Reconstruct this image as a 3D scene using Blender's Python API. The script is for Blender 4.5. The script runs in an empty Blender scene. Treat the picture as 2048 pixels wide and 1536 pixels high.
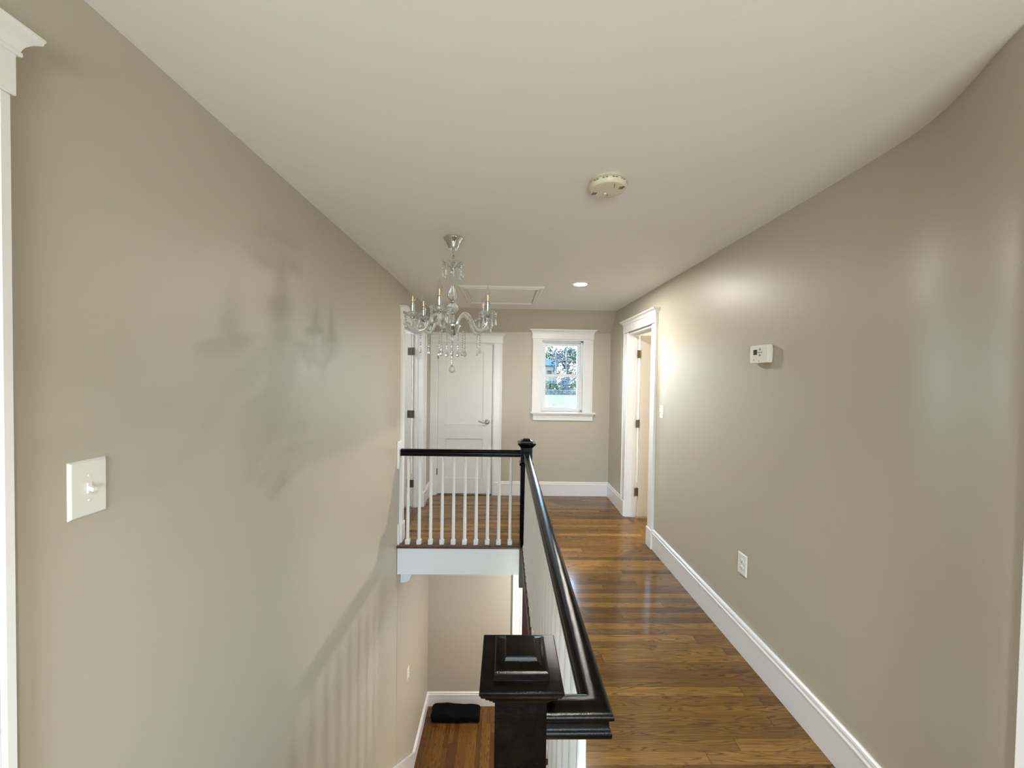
import bpy, bmesh, math, random
from mathutils import Vector, Matrix
random.seed(7)
S = bpy.context.scene
COL = S.collection
PI = math.pi
# ---------------------------------------------------------------- dimensions (metres, camera over 0,0)
XL, XR = -0.990, 1.419          # hall side walls
CZ = 2.463                      # ceiling
YF = 5.118                      # far wall
YC = 4.864                      # where the ceiling starts to slope down to the far wall
ZS = 2.197                      # height where the slope meets the far wall
YW0, YW1 = 0.80, 3.549          # stair opening, near and far edge
XW = 0.170                      # stair opening, hall-side edge
ZLOW = -2.887                   # lower floor
ZU = -0.274                     # underside of upper floor
YB = -2.60                      # wall behind the camera
T = 0.12

# ---------------------------------------------------------------- mesh helpers
class MB:
    def __init__(self): self.bm = bmesh.new()
    def box(self, x0, x1, y0, y1, z0, z1, bev=0.0, seg=1):
        vs = [self.bm.verts.new(p) for p in [(x0,y0,z0),(x1,y0,z0),(x1,y1,z0),(x0,y1,z0),(x0,y0,z1),(x1,y0,z1),(x1,y1,z1),(x0,y1,z1)]]
        fs = [self.bm.faces.new([vs[i] for i in f]) for f in [(3,2,1,0),(4,5,6,7),(0,1,5,4),(1,2,6,5),(2,3,7,6),(3,0,4,7)]]
        if bev > 0:
            es = list({e for f in fs for e in f.edges})
            bmesh.ops.bevel(self.bm, geom=es, offset=bev, segments=seg, affect='EDGES', profile=.5)
        return self
    def loft(self, rings, closed=True, cap=True):
        R = [[self.bm.verts.new(p) for p in r] for r in rings]
        n = len(R[0])
        for a, b in zip(R[:-1], R[1:]):
            for i in range(n if closed else n-1):
                j = (i+1) % n
                try: self.bm.faces.new([a[i], a[j], b[j], b[i]])
                except ValueError: pass
        if cap:
            try: self.bm.faces.new(list(reversed(R[0])))
            except ValueError: pass
            try: self.bm.faces.new(R[-1])
            except ValueError: pass
        return self
    def lathe(self, prof, c=(0,0,0), n=24, wob=None):
        # prof: list of (radius, z)
        rings = []
        for r, z in prof:
            ring = []
            for i in range(n):
                a = 2*PI*i/n
                rr = max(r, 1e-5)
                zz = z
                if wob: rr, zz = wob(rr, zz, a)
                ring.append((c[0]+rr*math.cos(a), c[1]+rr*math.sin(a), c[2]+zz))
            rings.append(ring)
        return self.loft(rings)
    def squares(self, prof, c=(0,0,0)):
        # stacked squares: (half width, z)
        return self.loft([[(c[0]+s*h, c[1]+t*h, c[2]+z) for s, t in ((-1,-1),(1,-1),(1,1),(-1,1))] for h, z in prof])
    def tube(self, pts, r, n=10):
        pts = [Vector(p) for p in pts]
        rings = []; up = None
        for i, p in enumerate(pts):
            d = (pts[min(i+1, len(pts)-1)] - pts[max(i-1, 0)]).normalized()
            if up is None:
                up = Vector((0,0,1)) if abs(d.z) < .9 else Vector((1,0,0))
            s = d.cross(up).normalized(); up = s.cross(d).normalized()
            rr = r(i/(len(pts)-1)) if callable(r) else r
            rings.append([p + s*math.cos(2*PI*k/n)*rr + up*math.sin(2*PI*k/n)*rr for k in range(n)])
        return self.loft(rings)
    def ball(self, c, r, n=8, sz=1.0):
        m = max(4, n//2+1)
        return self.lathe([(r*math.sin(PI*i/m), -r*sz*math.cos(PI*i/m)) for i in range(m+1)], c, n)
    def sweep(self, prof, path, side=1, closed_prof=True):
        # profile (offset from wall, z) swept along a plan path [(x,y)], mitred; side=+1 offsets to the left of travel
        P = [Vector((p[0], p[1])) for p in path]
        rings = []
        for i, p in enumerate(P):
            d0 = (P[i]-P[i-1]).normalized() if i > 0 else None
            d1 = (P[i+1]-P[i]).normalized() if i < len(P)-1 else None
            if d0 is None: d0 = d1
            if d1 is None: d1 = d0
            n0 = Vector((-d0.y, d0.x))*side; n1 = Vector((-d1.y, d1.x))*side
            m = (n0+n1); m = m/ max(m.length_squared/2, 1e-6)
            rings.append([(p.x+m.x*o, p.y+m.y*o, z) for o, z in prof])
        return self.loft(rings)
    def extr(self, pts, vec):
        # planar polygon of 3D points extruded by a vector
        v = Vector(vec)
        return self.loft([[Vector(p) for p in pts], [Vector(p)+v for p in pts]])
    def map(self, f):
        for v in self.bm.verts: v.co = Vector(f(*v.co))
        return self
    def make(self, name, mat, parent=None, loc=None, smooth=35):
        bmesh.ops.remove_doubles(self.bm, verts=self.bm.verts, dist=1e-6)
        bmesh.ops.recalc_face_normals(self.bm, faces=self.bm.faces)
        me = bpy.data.meshes.new(name)
        self.bm.to_mesh(me); self.bm.free()
        me.materials.append(mat)
        if smooth:
            for p in me.polygons: p.use_smooth = True
            me.set_sharp_from_angle(angle=math.radians(smooth))
        o = bpy.data.objects.new(name, me); COL.objects.link(o)
        if parent: o.parent = parent
        if loc: o.location = loc
        return o

def empty(name, loc=(0,0,0), rz=0):
    o = bpy.data.objects.new(name, None); COL.objects.link(o)
    o.location = loc; o.rotation_euler = (0,0,rz); o.empty_display_size = .1
    return o
def thing(o, label, cat, group=None):
    o['label'] = label; o['category'] = cat
    if group: o['group'] = group
    return o
def struct(o, label=None):
    o['kind'] = 'structure'
    if label: o['label'] = label
    return o
def copy_tree(o, parent=None):
    c = o.copy(); COL.objects.link(c); c.parent = parent
    for ch in list(o.children): copy_tree(ch, c)
    return c

# ---------------------------------------------------------------- materials
def mat(name, col=(.8,.8,.8), rough=.5, metal=0, spec=.5, coat=0, coat_r=.05, trans=0, ior=1.45, emit=None, es=0,
        bump=0, bscale=200, vary=0, vscale=3, sub=None, cr=None):
    m = bpy.data.materials.new(name); m.use_nodes = True
    nt = m.node_tree; b = nt.nodes['Principled BSDF']
    b.inputs['Base Color'].default_value = (*col, 1)
    b.inputs['Roughness'].default_value = rough
    b.inputs['Metallic'].default_value = metal
    b.inputs['Specular IOR Level'].default_value = spec
    b.inputs['Coat Weight'].default_value = coat
    b.inputs['Coat Roughness'].default_value = coat_r
    b.inputs['Transmission Weight'].default_value = trans
    b.inputs['IOR'].default_value = ior
    if emit: b.inputs['Emission Color'].default_value = (*emit, 1); b.inputs['Emission Strength'].default_value = es
    tc = nt.nodes.new('ShaderNodeTexCoord')
    if bump:
        n = nt.nodes.new('ShaderNodeTexNoise'); n.inputs['Scale'].default_value = bscale; n.inputs['Detail'].default_value = 3
        bp = nt.nodes.new('ShaderNodeBump'); bp.inputs['Strength'].default_value = bump; bp.inputs['Distance'].default_value = .01
        nt.links.new(tc.outputs['Object'], n.inputs['Vector']); nt.links.new(n.outputs['Fac'], bp.inputs['Height'])
        nt.links.new(bp.outputs['Normal'], b.inputs['Normal'])
    if vary:
        n = nt.nodes.new('ShaderNodeTexNoise'); n.inputs['Scale'].default_value = vscale; n.inputs['Detail'].default_value = 5
        r = nt.nodes.new('ShaderNodeValToRGB')
        r.color_ramp.elements[0].position = .3; r.color_ramp.elements[1].position = .7
        r.color_ramp.elements[0].color = (*[c*(1-vary) for c in col], 1); r.color_ramp.elements[1].color = (*[min(1, c*(1+vary)) for c in col], 1)
        nt.links.new(tc.outputs['Object'], n.inputs['Vector']); nt.links.new(n.outputs['Fac'], r.inputs['Fac']); nt.links.new(r.outputs['Color'], b.inputs['Base Color'])
    return m

def wood_floor(name, along='x', light=(.31,.165,.038), mid=(.168,.084,.017), dark=(.074,.033,.007), line=(.032,.013,.003), width=.057, rough=.16):
    m = bpy.data.materials.new(name); m.use_nodes = True
    nt = m.node_tree; N = nt.nodes; L = nt.links; b = N['Principled BSDF']
    def nd(t, **k):
        n = N.new(t)
        for a, v in k.items(): setattr(n, a, v)
        return n
    def math_(op, a, b_=None):
        n = nd('ShaderNodeMath', operation=op)
        for i, v in enumerate((a, b_)):
            if v is None: continue
            if isinstance(v, (int, float)): n.inputs[i].default_value = v
            else: L.new(v, n.inputs[i])
        return n.outputs[0]
    tc = nd('ShaderNodeTexCoord'); sp = nd('ShaderNodeSeparateXYZ'); L.new(tc.outputs['Object'], sp.inputs[0])
    u, v = (sp.outputs[0], sp.outputs[1]) if along == 'x' else (sp.outputs[1], sp.outputs[0])
    row = math_('FLOOR', math_('DIVIDE', v, width))
    wn = nd('ShaderNodeTexWhiteNoise', noise_dimensions='1D'); L.new(row, wn.inputs['W'])
    u2 = math_('ADD', u, math_('MULTIPLY', wn.outputs['Value'], 3.1))
    seg = math_('FLOOR', math_('DIVIDE', u2, 1.65))
    wn2 = nd('ShaderNodeTexWhiteNoise', noise_dimensions='2D'); cc = nd('ShaderNodeCombineXYZ'); L.new(row, cc.inputs[0]); L.new(seg, cc.inputs[1]); L.new(cc.outputs[0], wn2.inputs['Vector'])
    rnd = wn2.outputs['Value']
    # grain coordinate of this board
    g = nd('ShaderNodeCombineXYZ'); L.new(math_('MULTIPLY', u2, 1.0), g.inputs[0]); L.new(math_('MULTIPLY', v, 11), g.inputs[1]); L.new(math_('MULTIPLY', rnd, 37), g.inputs[2])
    n1 = nd('ShaderNodeTexNoise'); n1.inputs['Scale'].default_value = 1.7; n1.inputs['Detail'].default_value = 2; n1.inputs['Roughness'].default_value=.45; L.new(g.outputs[0], n1.inputs['Vector'])
    ring = math_('SINE', math_('MULTIPLY', n1.outputs['Fac'], 95))
    rr = nd('ShaderNodeValToRGB'); rr.color_ramp.elements[0].position = .55; rr.color_ramp.elements[1].position = 1.0
    L.new(math_('ADD', math_('MULTIPLY', ring, .5), .5), rr.inputs['Fac'])
    g2 = nd('ShaderNodeCombineXYZ'); L.new(math_('MULTIPLY', u2, 5), g2.inputs[0]); L.new(math_('MULTIPLY', v, 330), g2.inputs[1]); L.new(math_('MULTIPLY', rnd, 11), g2.inputs[2])
    n2 = nd('ShaderNodeTexNoise'); n2.inputs['Scale'].default_value = 1; n2.inputs['Detail'].default_value = 4; L.new(g2.outputs[0], n2.inputs['Vector'])
    g3 = nd('ShaderNodeCombineXYZ'); L.new(math_('MULTIPLY', u2, 2.0), g3.inputs[0]); L.new(math_('MULTIPLY', v, 26), g3.inputs[1]); L.new(math_('MULTIPLY', rnd, 23), g3.inputs[2])
    n3 = nd('ShaderNodeTexNoise'); n3.inputs['Scale'].default_value = 1.3; n3.inputs['Detail'].default_value = 3; L.new(g3.outputs[0], n3.inputs['Vector'])
    tone = math_('ADD', math_('MULTIPLY', rnd, .55), math_('MULTIPLY', n3.outputs['Fac'], .55))
    cr = nd('ShaderNodeValToRGB'); e = cr.color_ramp.elements
    e[0].position = .15; e[0].color = (*dark, 1); e[1].position = .95; e[1].color = (*light, 1)
    em = cr.color_ramp.elements.new(.5); em.color = (*mid, 1)
    L.new(tone, cr.inputs['Fac'])
    # rings are strongest where the mask noise is high
    mk = nd('ShaderNodeValToRGB'); mk.color_ramp.elements[0].position = .38; mk.color_ramp.elements[1].position = .62; L.new(n3.outputs['Fac'], mk.inputs['Fac'])
    mx = nd('ShaderNodeMix', data_type='RGBA'); L.new(math_('MULTIPLY', rr.outputs['Color'], math_('ADD', math_('MULTIPLY', mk.outputs['Color'], .50), .18)), mx.inputs[0])
    L.new(cr.outputs['Color'], mx.inputs[6]); mx.inputs[7].default_value = (*line, 1)
    p = nd('ShaderNodeValToRGB'); p.color_ramp.elements[0].position = .54; p.color_ramp.elements[1].position = .70; L.new(n2.outputs['Fac'], p.inputs['Fac'])
    mx2 = nd('ShaderNodeMix', data_type='RGBA'); L.new(math_('MULTIPLY', p.outputs['Color'], .6), mx2.inputs[0]); L.new(mx.outputs[2], mx2.inputs[6]); mx2.inputs[7].default_value = (*line, 1)
    # seams
    fr = math_('FRACT', math_('DIVIDE', v, width)); sv = math_('LESS_THAN', fr, .02)
    fu = math_('FRACT', math_('DIVIDE', u2, 1.65)); su = math_('LESS_THAN', fu, .0016)
    seam = math_('MAXIMUM', sv, su)
    mx3 = nd('ShaderNodeMix', data_type='RGBA'); L.new(math_('MULTIPLY', seam, .75), mx3.inputs[0]); L.new(mx2.outputs[2], mx3.inputs[6]); mx3.inputs[7].default_value = (*[c*.5 for c in line], 1)
    L.new(mx3.outputs[2], b.inputs['Base Color'])
    b.inputs['Roughness'].default_value = rough; b.inputs['Specular IOR Level'].default_value = .4
    b.inputs['Coat Weight'].default_value = .08; b.inputs['Coat Roughness'].default_value = .06
    bmp = nd('ShaderNodeBump'); bmp.inputs['Strength'].default_value = .12; bmp.inputs['Distance'].default_value = .002
    nw = nd('ShaderNodeTexNoise'); nw.inputs['Scale'].default_value = 14; L.new(tc.outputs['Object'], nw.inputs['Vector'])
    h = math_('SUBTRACT', math_('ADD', math_('MULTIPLY', nw.outputs['Fac'], .5), math_('MULTIPLY', rnd, .25)), math_('MULTIPLY', seam, .8))
    L.new(h, bmp.inputs['Height']); L.new(bmp.outputs['Normal'], b.inputs['Normal'])
    return m

WALLC = (.485,.453,.376)
M_wall = mat('greige_satin_paint', WALLC, rough=.40, spec=.5, bump=.03, bscale=160, vary=.015, vscale=1.2)
M_wall_flat = mat('greige_paint_lower', (.485,.445,.375), rough=.45, spec=.4, bump=.03, bscale=160)
M_ceil = mat('warm_white_ceiling_paint', (.80,.79,.76), rough=.75, spec=.25, bump=.03, bscale=120)
M_trim = mat('white_gloss_trim_paint', (.80,.80,.80), rough=.28, spec=.5, bump=.02, bscale=60)
M_door = mat('white_door_paint', (.78,.77,.755), rough=.34, spec=.5, bump=.02, bscale=80)
M_cream = mat('cream_door_paint', (.72,.69,.63), rough=.36)
M_bal = mat('white_baluster_paint', (.80,.80,.785), rough=.33, bump=.02, bscale=70)
M_vinyl = mat('white_window_vinyl', (.80,.83,.86), rough=.3)
M_floor = wood_floor('oak_strip_floor_across', 'x')
M_floor2 = wood_floor('oak_strip_floor_lengthwise', 'y', light=(.20,.098,.022), mid=(.135,.060,.013), dark=(.065,.024,.006), rough=.25)
M_nose = mat('dark_stained_oak_nosing', (.09,.036,.016), rough=.22, vary=.35, vscale=30)
M_oakdk = mat('stained_oak_tread', (.13,.06,.022), rough=.25, vary=.3, vscale=25)
M_plastic = mat('white_switch_plastic', (.80,.79,.76), rough=.3)
M_plastic2 = mat('aged_ivory_plastic', (.56,.52,.42), rough=.4)
M_grey = mat('grey_print', (.12,.12,.115), rough=.5)
M_lcd = mat('dark_lcd', (.035,.03,.025), rough=.15)
M_nickel = mat('satin_nickel', (.50,.47,.42), rough=.3, metal=1)
M_bronze = mat('dull_bronze_hinge', (.22,.19,.15), rough=.42, metal=1)
M_chrome = mat('polished_chrome', (.66,.68,.70), rough=.09, metal=1)
M_glass = mat('clear_crystal', (1,1,1), rough=.0, trans=.86, ior=1.5)
M_crys = mat('cut_crystal_drop', (1,1,1), rough=.02, trans=.70, ior=1.6)
M_pan = mat('frosted_crystal_pan', (.95,.95,.93), rough=.06, trans=.62, ior=1.5)

M_fil = mat('warm_filament', (.9,.7,.45), rough=.4, emit=(1,.75,.42), es=.3)
M_pane = bpy.data.materials.new('window_glass'); M_pane.use_nodes = True
_n = M_pane.node_tree; _n.nodes.remove(_n.nodes['Principled BSDF'])
_t = _n.nodes.new('ShaderNodeBsdfTransparent'); _t.inputs[0].default_value = (.93,.97,.98,1)
_g = _n.nodes.new('ShaderNodeBsdfGlossy'); _g.inputs['Roughness'].default_value = .02
_f = _n.nodes.new('ShaderNodeFresnel'); _f.inputs[0].default_value = 1.45
_m = _n.nodes.new('ShaderNodeMixShader'); _n.links.new(_f.outputs[0], _m.inputs[0]); _n.links.new(_t.outputs[0], _m.inputs[1]); _n.links.new(_g.outputs[0], _m.inputs[2])
_n.links.new(_m.outputs[0], _n.nodes['Material Output'].inputs[0])
M_bulb = M_pane.copy(); M_bulb.name = 'thin_bulb_glass'
for _q in M_bulb.node_tree.nodes:
    if _q.type == 'BSDF_TRANSPARENT': _q.inputs[0].default_value = (.97,.97,.95,1)
_lw = M_bulb.node_tree.nodes.new('ShaderNodeLayerWeight'); _lw.inputs[0].default_value = .25
for _q in list(M_bulb.node_tree.nodes):
    if _q.type == 'MIX_SHADER': M_bulb.node_tree.links.new(_lw.outputs['Facing'], _q.inputs[0])
M_bag = mat('black_nylon', (.002,.002,.003), rough=.8, spec=.12, bump=.3, bscale=60)
M_darkdoor = mat('dark_mahogany_door', (.022,.006,.005), rough=.35)
M_lens = mat('downlight_lens', (1,.95,.85), emit=(1,.945,.86), es=1)
# black gloss paint with dust and chips
def black_paint():
    m = bpy.data.materials.new('black_gloss_paint'); m.use_nodes = True
    nt = m.node_tree; N = nt.nodes; L = nt.links; b = N['Principled BSDF']
    tc = N.new('ShaderNodeTexCoord')
    n = N.new('ShaderNodeTexNoise'); n.inputs['Scale'].default_value = 22; n.inputs['Detail'].default_value = 8; n.inputs['Roughness'].default_value = .7
    L.new(tc.outputs['Object'], n.inputs['Vector'])
    r = N.new('ShaderNodeValToRGB'); e = r.color_ramp.elements
    e[0].position = .45; e[0].color = (.0012,.0010,.0009,1); e[1].position = .72; e[1].color = (.006,.0042,.003,1)
    x = r.color_ramp.elements.new(.765); x.color = (.06,.05,.04,1)
    L.new(n.outputs['Fac'], r.inputs['Fac']); L.new(r.outputs['Color'], b.inputs['Base Color'])
    b.inputs['Roughness'].default_value = .15; b.inputs['Specular IOR Level'].default_value = .12
    n2 = N.new('ShaderNodeTexNoise'); n2.inputs['Scale'].default_value = 420; n2.inputs['Detail'].default_value = 4; L.new(tc.outputs['Object'], n2.inputs['Vector'])
    bp = N.new('ShaderNodeBump'); bp.inputs['Strength'].default_value = .13; bp.inputs['Distance'].default_value = .0022
    L.new(n2.outputs['Fac'], bp.inputs['Height']); L.new(bp.outputs['Normal'], b.inputs['Normal'])
    return m
M_black = black_paint()

# ================================================================ SHELL
# openings
LD0, LD1, LDZ = 3.730, 4.63, 2.12          # left door opening
RD0, RD1, RDZ = 3.640, 4.375, 2.12          # right door opening
ND0, ND1 = -0.08, 0.666                    # near-left door opening
FDX0, FDX1, FDZ = -0.912, -0.140, 2.04     # far door opening
WX0, WX1, WZ0, WZ1 = 0.478, 1.066, 1.135, 2.108   # far window opening

# wall_left
b = MB()
x0, x1 = XL-T, XL
b.box(x0, x1, YB-T, ND0, ZLOW, CZ); b.box(x0, x1, ND0, ND1, ZLOW, 0); b.box(x0, x1, ND0, ND1, 2.13, CZ)
b.box(x0, x1, ND1, LD0, ZLOW, CZ); b.box(x0, x1, LD0, LD1, ZLOW, -.022); b.box(x0, x1, LD0, LD1, LDZ, CZ); b.box(x0, x1, LD1, YF+T, ZLOW, CZ)
wl = struct(b.make('wall_left', M_wall, smooth=0))
b = MB(); b.box(XL-.002, XL+.0015, 3.60, YF, ZLOW, ZU)
struct(b.make('wall_left_lower', M_wall_flat, smooth=0))
# wall_right: straight, then bowing inwards close to the camera
RP = [(XR, YF+T), (XR, RD1)]
curve = [(XR,RD0),(XR,2.6),(1.419,1.80),(1.416,1.60),(1.412,1.44),(1.403,1.32),(1.386,1.24),(1.362,1.17),(1.333,1.107),(1.300,1.045),(1.266,.985),(1.245,.945),(1.228,.907),(1.217,.875),(1.215,.83)]
b = MB()
b.box(XR, XR+T, RD1, YF+T, -.27, CZ); b.box(XR, XR+T, RD0, RD1, RDZ, CZ); b.box(XR, XR+T, RD0, RD1, -.27, -.022)
b.sweep([(0,-.27),(0,CZ),(-.14,CZ),(-.14,-.27)], curve, side=-1)
struct(b.make('wall_right', M_wall, smooth=40))
# right wall beyond the nearest casing, behind the camera
b = MB(); b.box(1.215, 1.34, YB-T, .10, -.27, CZ); b.box(1.215, 1.34, .10, .80, 2.13, CZ)
b.box(1.215, 1.34, .80, .829, -.27, CZ)
struct(b.make('wall_right_near', M_wall, smooth=0))
# wall_far with window and door openings, slope above
b = MB()
for (a0, a1, z0, z1) in [(XL-T, FDX0, 0, CZ), (FDX0, FDX1, FDZ, CZ), (FDX1, WX0, 0, CZ), (WX0, WX1, WZ1, CZ), (WX0, WX1, 0, WZ0), (WX1, XR+T, 0, CZ), (XL-T, XR+T, -.27, 0)]:
    b.box(a0, a1, YF, YF+.16, z0, z1)
b.box(FDX0-.02, FDX1+.02, YF+.16, YF+.2, 0, CZ)     # closet back behind the closed door
struct(b.make('wall_far', M_wall, smooth=0))
b = MB(); b.extr([(XL, YC, CZ), (XL, YF, ZS), (XL, YF+.02, CZ+.02)], (XR-XL, 0, 0))
struct(b.make('wall_far_slope', M_wall, smooth=0))
# lower far wall and door
b = MB(); b.box(XL-T, .28, YF, YF+T, ZLOW, -.27); b.box(.28, 1.15, YF, YF+T, ZLOW+2.05, -.27); b.box(1.15, 2.6, YF, YF+T, ZLOW, -.27)
struct(b.make('wall_far_lower', M_wall_flat, smooth=0))
# walls of the lower hall: right side under the hallway, far right, and under the stairs
b = MB(); b.box(.60, .72, -.6, 2.9, ZLOW, ZU-.001)
struct(b.make('wall_stair_lower', M_wall_flat, smooth=0))
b = MB(); b.box(2.5, 2.6, 3.0, YF, ZLOW, -.27); b.box(.60, 2.6, 2.9, 3.0, ZLOW, -.275)
struct(b.make('wall_right_lower', M_wall_flat, smooth=0))
# wall behind with a tall window
BW = (-.70, 1.00, .35, 1.80)
b = MB()
for a0, a1, z0, z1 in [(XL-T, BW[0], -.27, CZ), (BW[1], 1.34, -.27, CZ), (BW[0], BW[1], -.27, BW[2]), (BW[0], BW[1], BW[3], CZ)]:
    b.box(a0, a1, YB-T, YB, z0, z1)
struct(b.make('wall_back', M_wall, smooth=0))
# ceiling
b = MB(); b.box(XL-T, XR+T, YB-T, YF+.16, CZ, CZ+.1)
struct(b.make('ceiling', M_ceil, smooth=0))
# floors
def slab(name, rects, m, z0, z1):
    b = MB()
    for r in rects: b.box(*r, z0, z1)
    return struct(b.make(name, m, smooth=0))
slab('floor', [(XW+.037, XR+.0, YW0, YW1+.035), (XL, XR, YW1+.035, YF), (XL, 1.30, YB, YW0)], M_floor, -.022, 0)
slab('floor_subfloor', [(XW+.048, XR+T, YW0, YW1+.042), (XL, XR+T, YW1+.042, YF), (XL, 1.30, YB, YW0-.03)], M_ceil, ZU, -.022)
slab('floor_lower', [(XL, 2.5, -.6, YF)], M_floor2, ZLOW-.05, ZLOW)
# nosing round the stair opening
def nose_prof(): return [(0,-.022),(.028,-.022),(.033,-.018),(.035,-.011),(.033,-.004),(.028,0),(0,0)]
b = MB(); b.sweep(nose_prof(), [(XL, YW1+.035), (XW+.037, YW1+.035), (XW+.037, YW0-.02)], side=-1)
struct(b.make('trim_1', M_nose), 'dark stained floor nosing round the stair opening')
# fascia boards under the nosing
b = MB(); b.box(XL+.003, XW+.045, YW1+.020, YW1+.042, ZU, -.022, .0015)
b.box(XW+.030, XW+.048, YW0, YW1+.02, ZU, -.022, .0015)
struct(b.make('trim_2', M_trim), 'white fascia board under the landing edge')

# ---------------------------------------------------------------- side rooms seen through the doors
b = MB()
X0 = XL-T
b.box(X0-2.2, X0-2.1, 2.6, 6.3, 0, CZ); b.box(X0-2.1, X0, 2.5, 2.6, 0, CZ); b.box(X0-2.1, X0, 6.2, 6.3, 0, CZ)
b.box(X0-2.2, X0, 2.5, 6.3, CZ, CZ+.05)
struct(b.make('wall_left_room', M_wall, smooth=0))
slab('floor_left_room', [(X0-2.2, X0, 2.5, YF+1.2), (X0, XL, LD0, LD1)], M_floor2, -.022, 0)
b = MB(); X1 = XR+T
b.box(X1+1.8, X1+1.9, 2.6, 5.9, 0, CZ); b.box(X1, X1+1.8, 2.5, 2.6, 0, CZ); b.box(X1, X1+1.8, 5.8, 5.9, 0, CZ); b.box(X1, X1+1.8, 2.5, 5.9, CZ, CZ+.05)
struct(b.make('wall_right_room', mat('warm_cream_room_paint', (.62,.56,.45), rough=.5), smooth=0))
slab('floor_right_room', [(X1, X1+1.9, 2.5, 5.9), (XR, X1, RD0, RD1)], M_floor2, -.022, 0)
# near-left room behind the nearest casing (closed door), and near-right
b = MB(); b.box(XL-T-.02, XL-T, ND0-.1, ND1+.1, 0, 2.2)
struct(b.make('door_5', M_door, smooth=0), 'closed white door behind the nearest left casing')
b = MB(); b.box(1.33, 1.35, .05, .83, 0, 2.2)
struct(b.make('door_6', M_door, smooth=0), 'closed white door behind the nearest right casing')

# ---------------------------------------------------------------- trim helpers
# local frame: u along the wall, n out of the wall, z up.
def fr_left(u, n, z):  return (XL+n, u, z)
def fr_right(u, n, z): return (XR-n, u, z)
def fr_far(u, n, z):   return (u, YF-n, z)
BASE = [(0,0),(.016,0),(.016,.148),(.0195,.151),(.0195,.158),(.014,.163),(.0135,.172),(.016,.177),(.013,.186),(.006,.190),(0,.190)]
def casing(b, u0, u1, zt, w=.112, head=.092, plinth=True, zb=0, legs=(1,1), crown=.040, over=1.0):
    for s, on in ((-1, legs[0]), (1, legs[1])):
        if not on: continue
        e = u0 if s < 0 else u1
        a, c = (e-w, e) if s < 0 else (e, e+w)
        zz = zb+ (.178 if plinth else 0)
        inn = (a+.020, c) if s < 0 else (a, c-.020)
        b.box(inn[0], inn[1], 0, .019, zz, zt, .002)
        bb = (a, a+.020) if s < 0 else (c-.020, c)
        b.box(bb[0], bb[1], 0, .027, zz, zt, .003)
        if plinth: b.box(a-.004, c+.003, 0, .030, zb, zz, .003)
    a, c = u0-w-.006, u1+w+.006
    b.box(a, c, 0, .030, zt, zt+head, .002)
    b.box(a-.006, c+.006, 0, .036, zt+head-.008, zt+head+.001, .002)
    cp = [(0,0),(.030+.004,0),(.036,.006),(.040,.014),(.050,.024),(.062,.030),(.064,crown-.006),(.066,crown-.005),(.066,crown),(0,crown)]
    prof = [(o, zt+head+z) for o, z in cp]
    # crown swept round the head board with returns: path at the wall face ends
    k = over
    # three straight mitred runs built as a loft of offset rectangles
    rings = []
    for o, z in prof[1:-1]:
        e = (o-.030)*over
        rings.append([(a-e, 0, z), (a-e, .030+e, z), (c+e, .030+e, z), (c+e, 0, z)])
    b.loft(rings)

def jamb(b, u0, u1, zt, depth=T, th=.018, stop_n=-.055):
    # liner boards inside an opening; n negative goes into the wall
    b.box(u0-.001, u0+th, -depth-.002, .004, 0, zt, .001)
    b.box(u1-th, u1+.001, -depth-.002, .004, 0, zt, .001)
    b.box(u0+th+.0002, u1-th-.0002, -depth-.002, .0035, zt-th, zt+.0005, .001)
    b.box(u0+th, u0+th+.011, stop_n-.035, stop_n, 0, zt-th, .001)
    b.box(u1-th-.011, u1-th, stop_n-.035, stop_n, 0, zt-th, .001)
    b.box(u0+th, u1-th, stop_n-.035, stop_n, zt-th-.011, zt-th, .001)

# far door casing (closed closet door)
b = MB(); casing(b, FDX0+.006, FDX1-.004, 2.042, w=.108, head=.088, plinth=True); jamb(b, FDX0, FDX1, FDZ, depth=.14, stop_n=-.06)
b.map(fr_far)
for v in b.bm.verts: v.co.x = max(v.co.x, XL+.001)
struct(b.make('trim_3', M_trim), 'white casing of the far closet door')
# right door casing
b = MB(); casing(b, RD0+.004, RD1-.006, 2.128, w=.118, head=.094, crown=.042); jamb(b, RD0, RD1, RDZ, stop_n=-.062); b.map(fr_right)
struct(b.make('trim_4', M_trim), 'white casing of the right doorway')
# left door casing
b = MB(); casing(b, LD0+.006, LD1-.006, 2.128, w=.110, head=.090, crown=.036); jamb(b, LD0, LD1, LDZ, stop_n=-.062); b.map(fr_left)
struct(b.make('trim_5', M_trim), 'white casing of the left doorway past the landing')
# near-left casing
b = MB(); casing(b, ND0+.004, ND1-.006, 2.136, w=.108, head=.087, crown=.043, over=.72); jamb(b, ND0, ND1, 2.13); b.map(fr_left)
struct(b.make('trim_6', M_trim), 'white casing at the left edge beside the light switch')
# near-right casing
def fr_rn(u, n, z): return (1.215-n, u, z)
b = MB()
for a, c in ((.0,.10),(.745,.845)): b.box(a, c, 0, .022, 0, 2.13, .003)
b.box(0, .845, 0, .022, 2.13, 2.22, .003); b.map(fr_rn)
struct(b.make('trim_7', M_trim), 'white casing at the right edge beside the camera')

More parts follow.
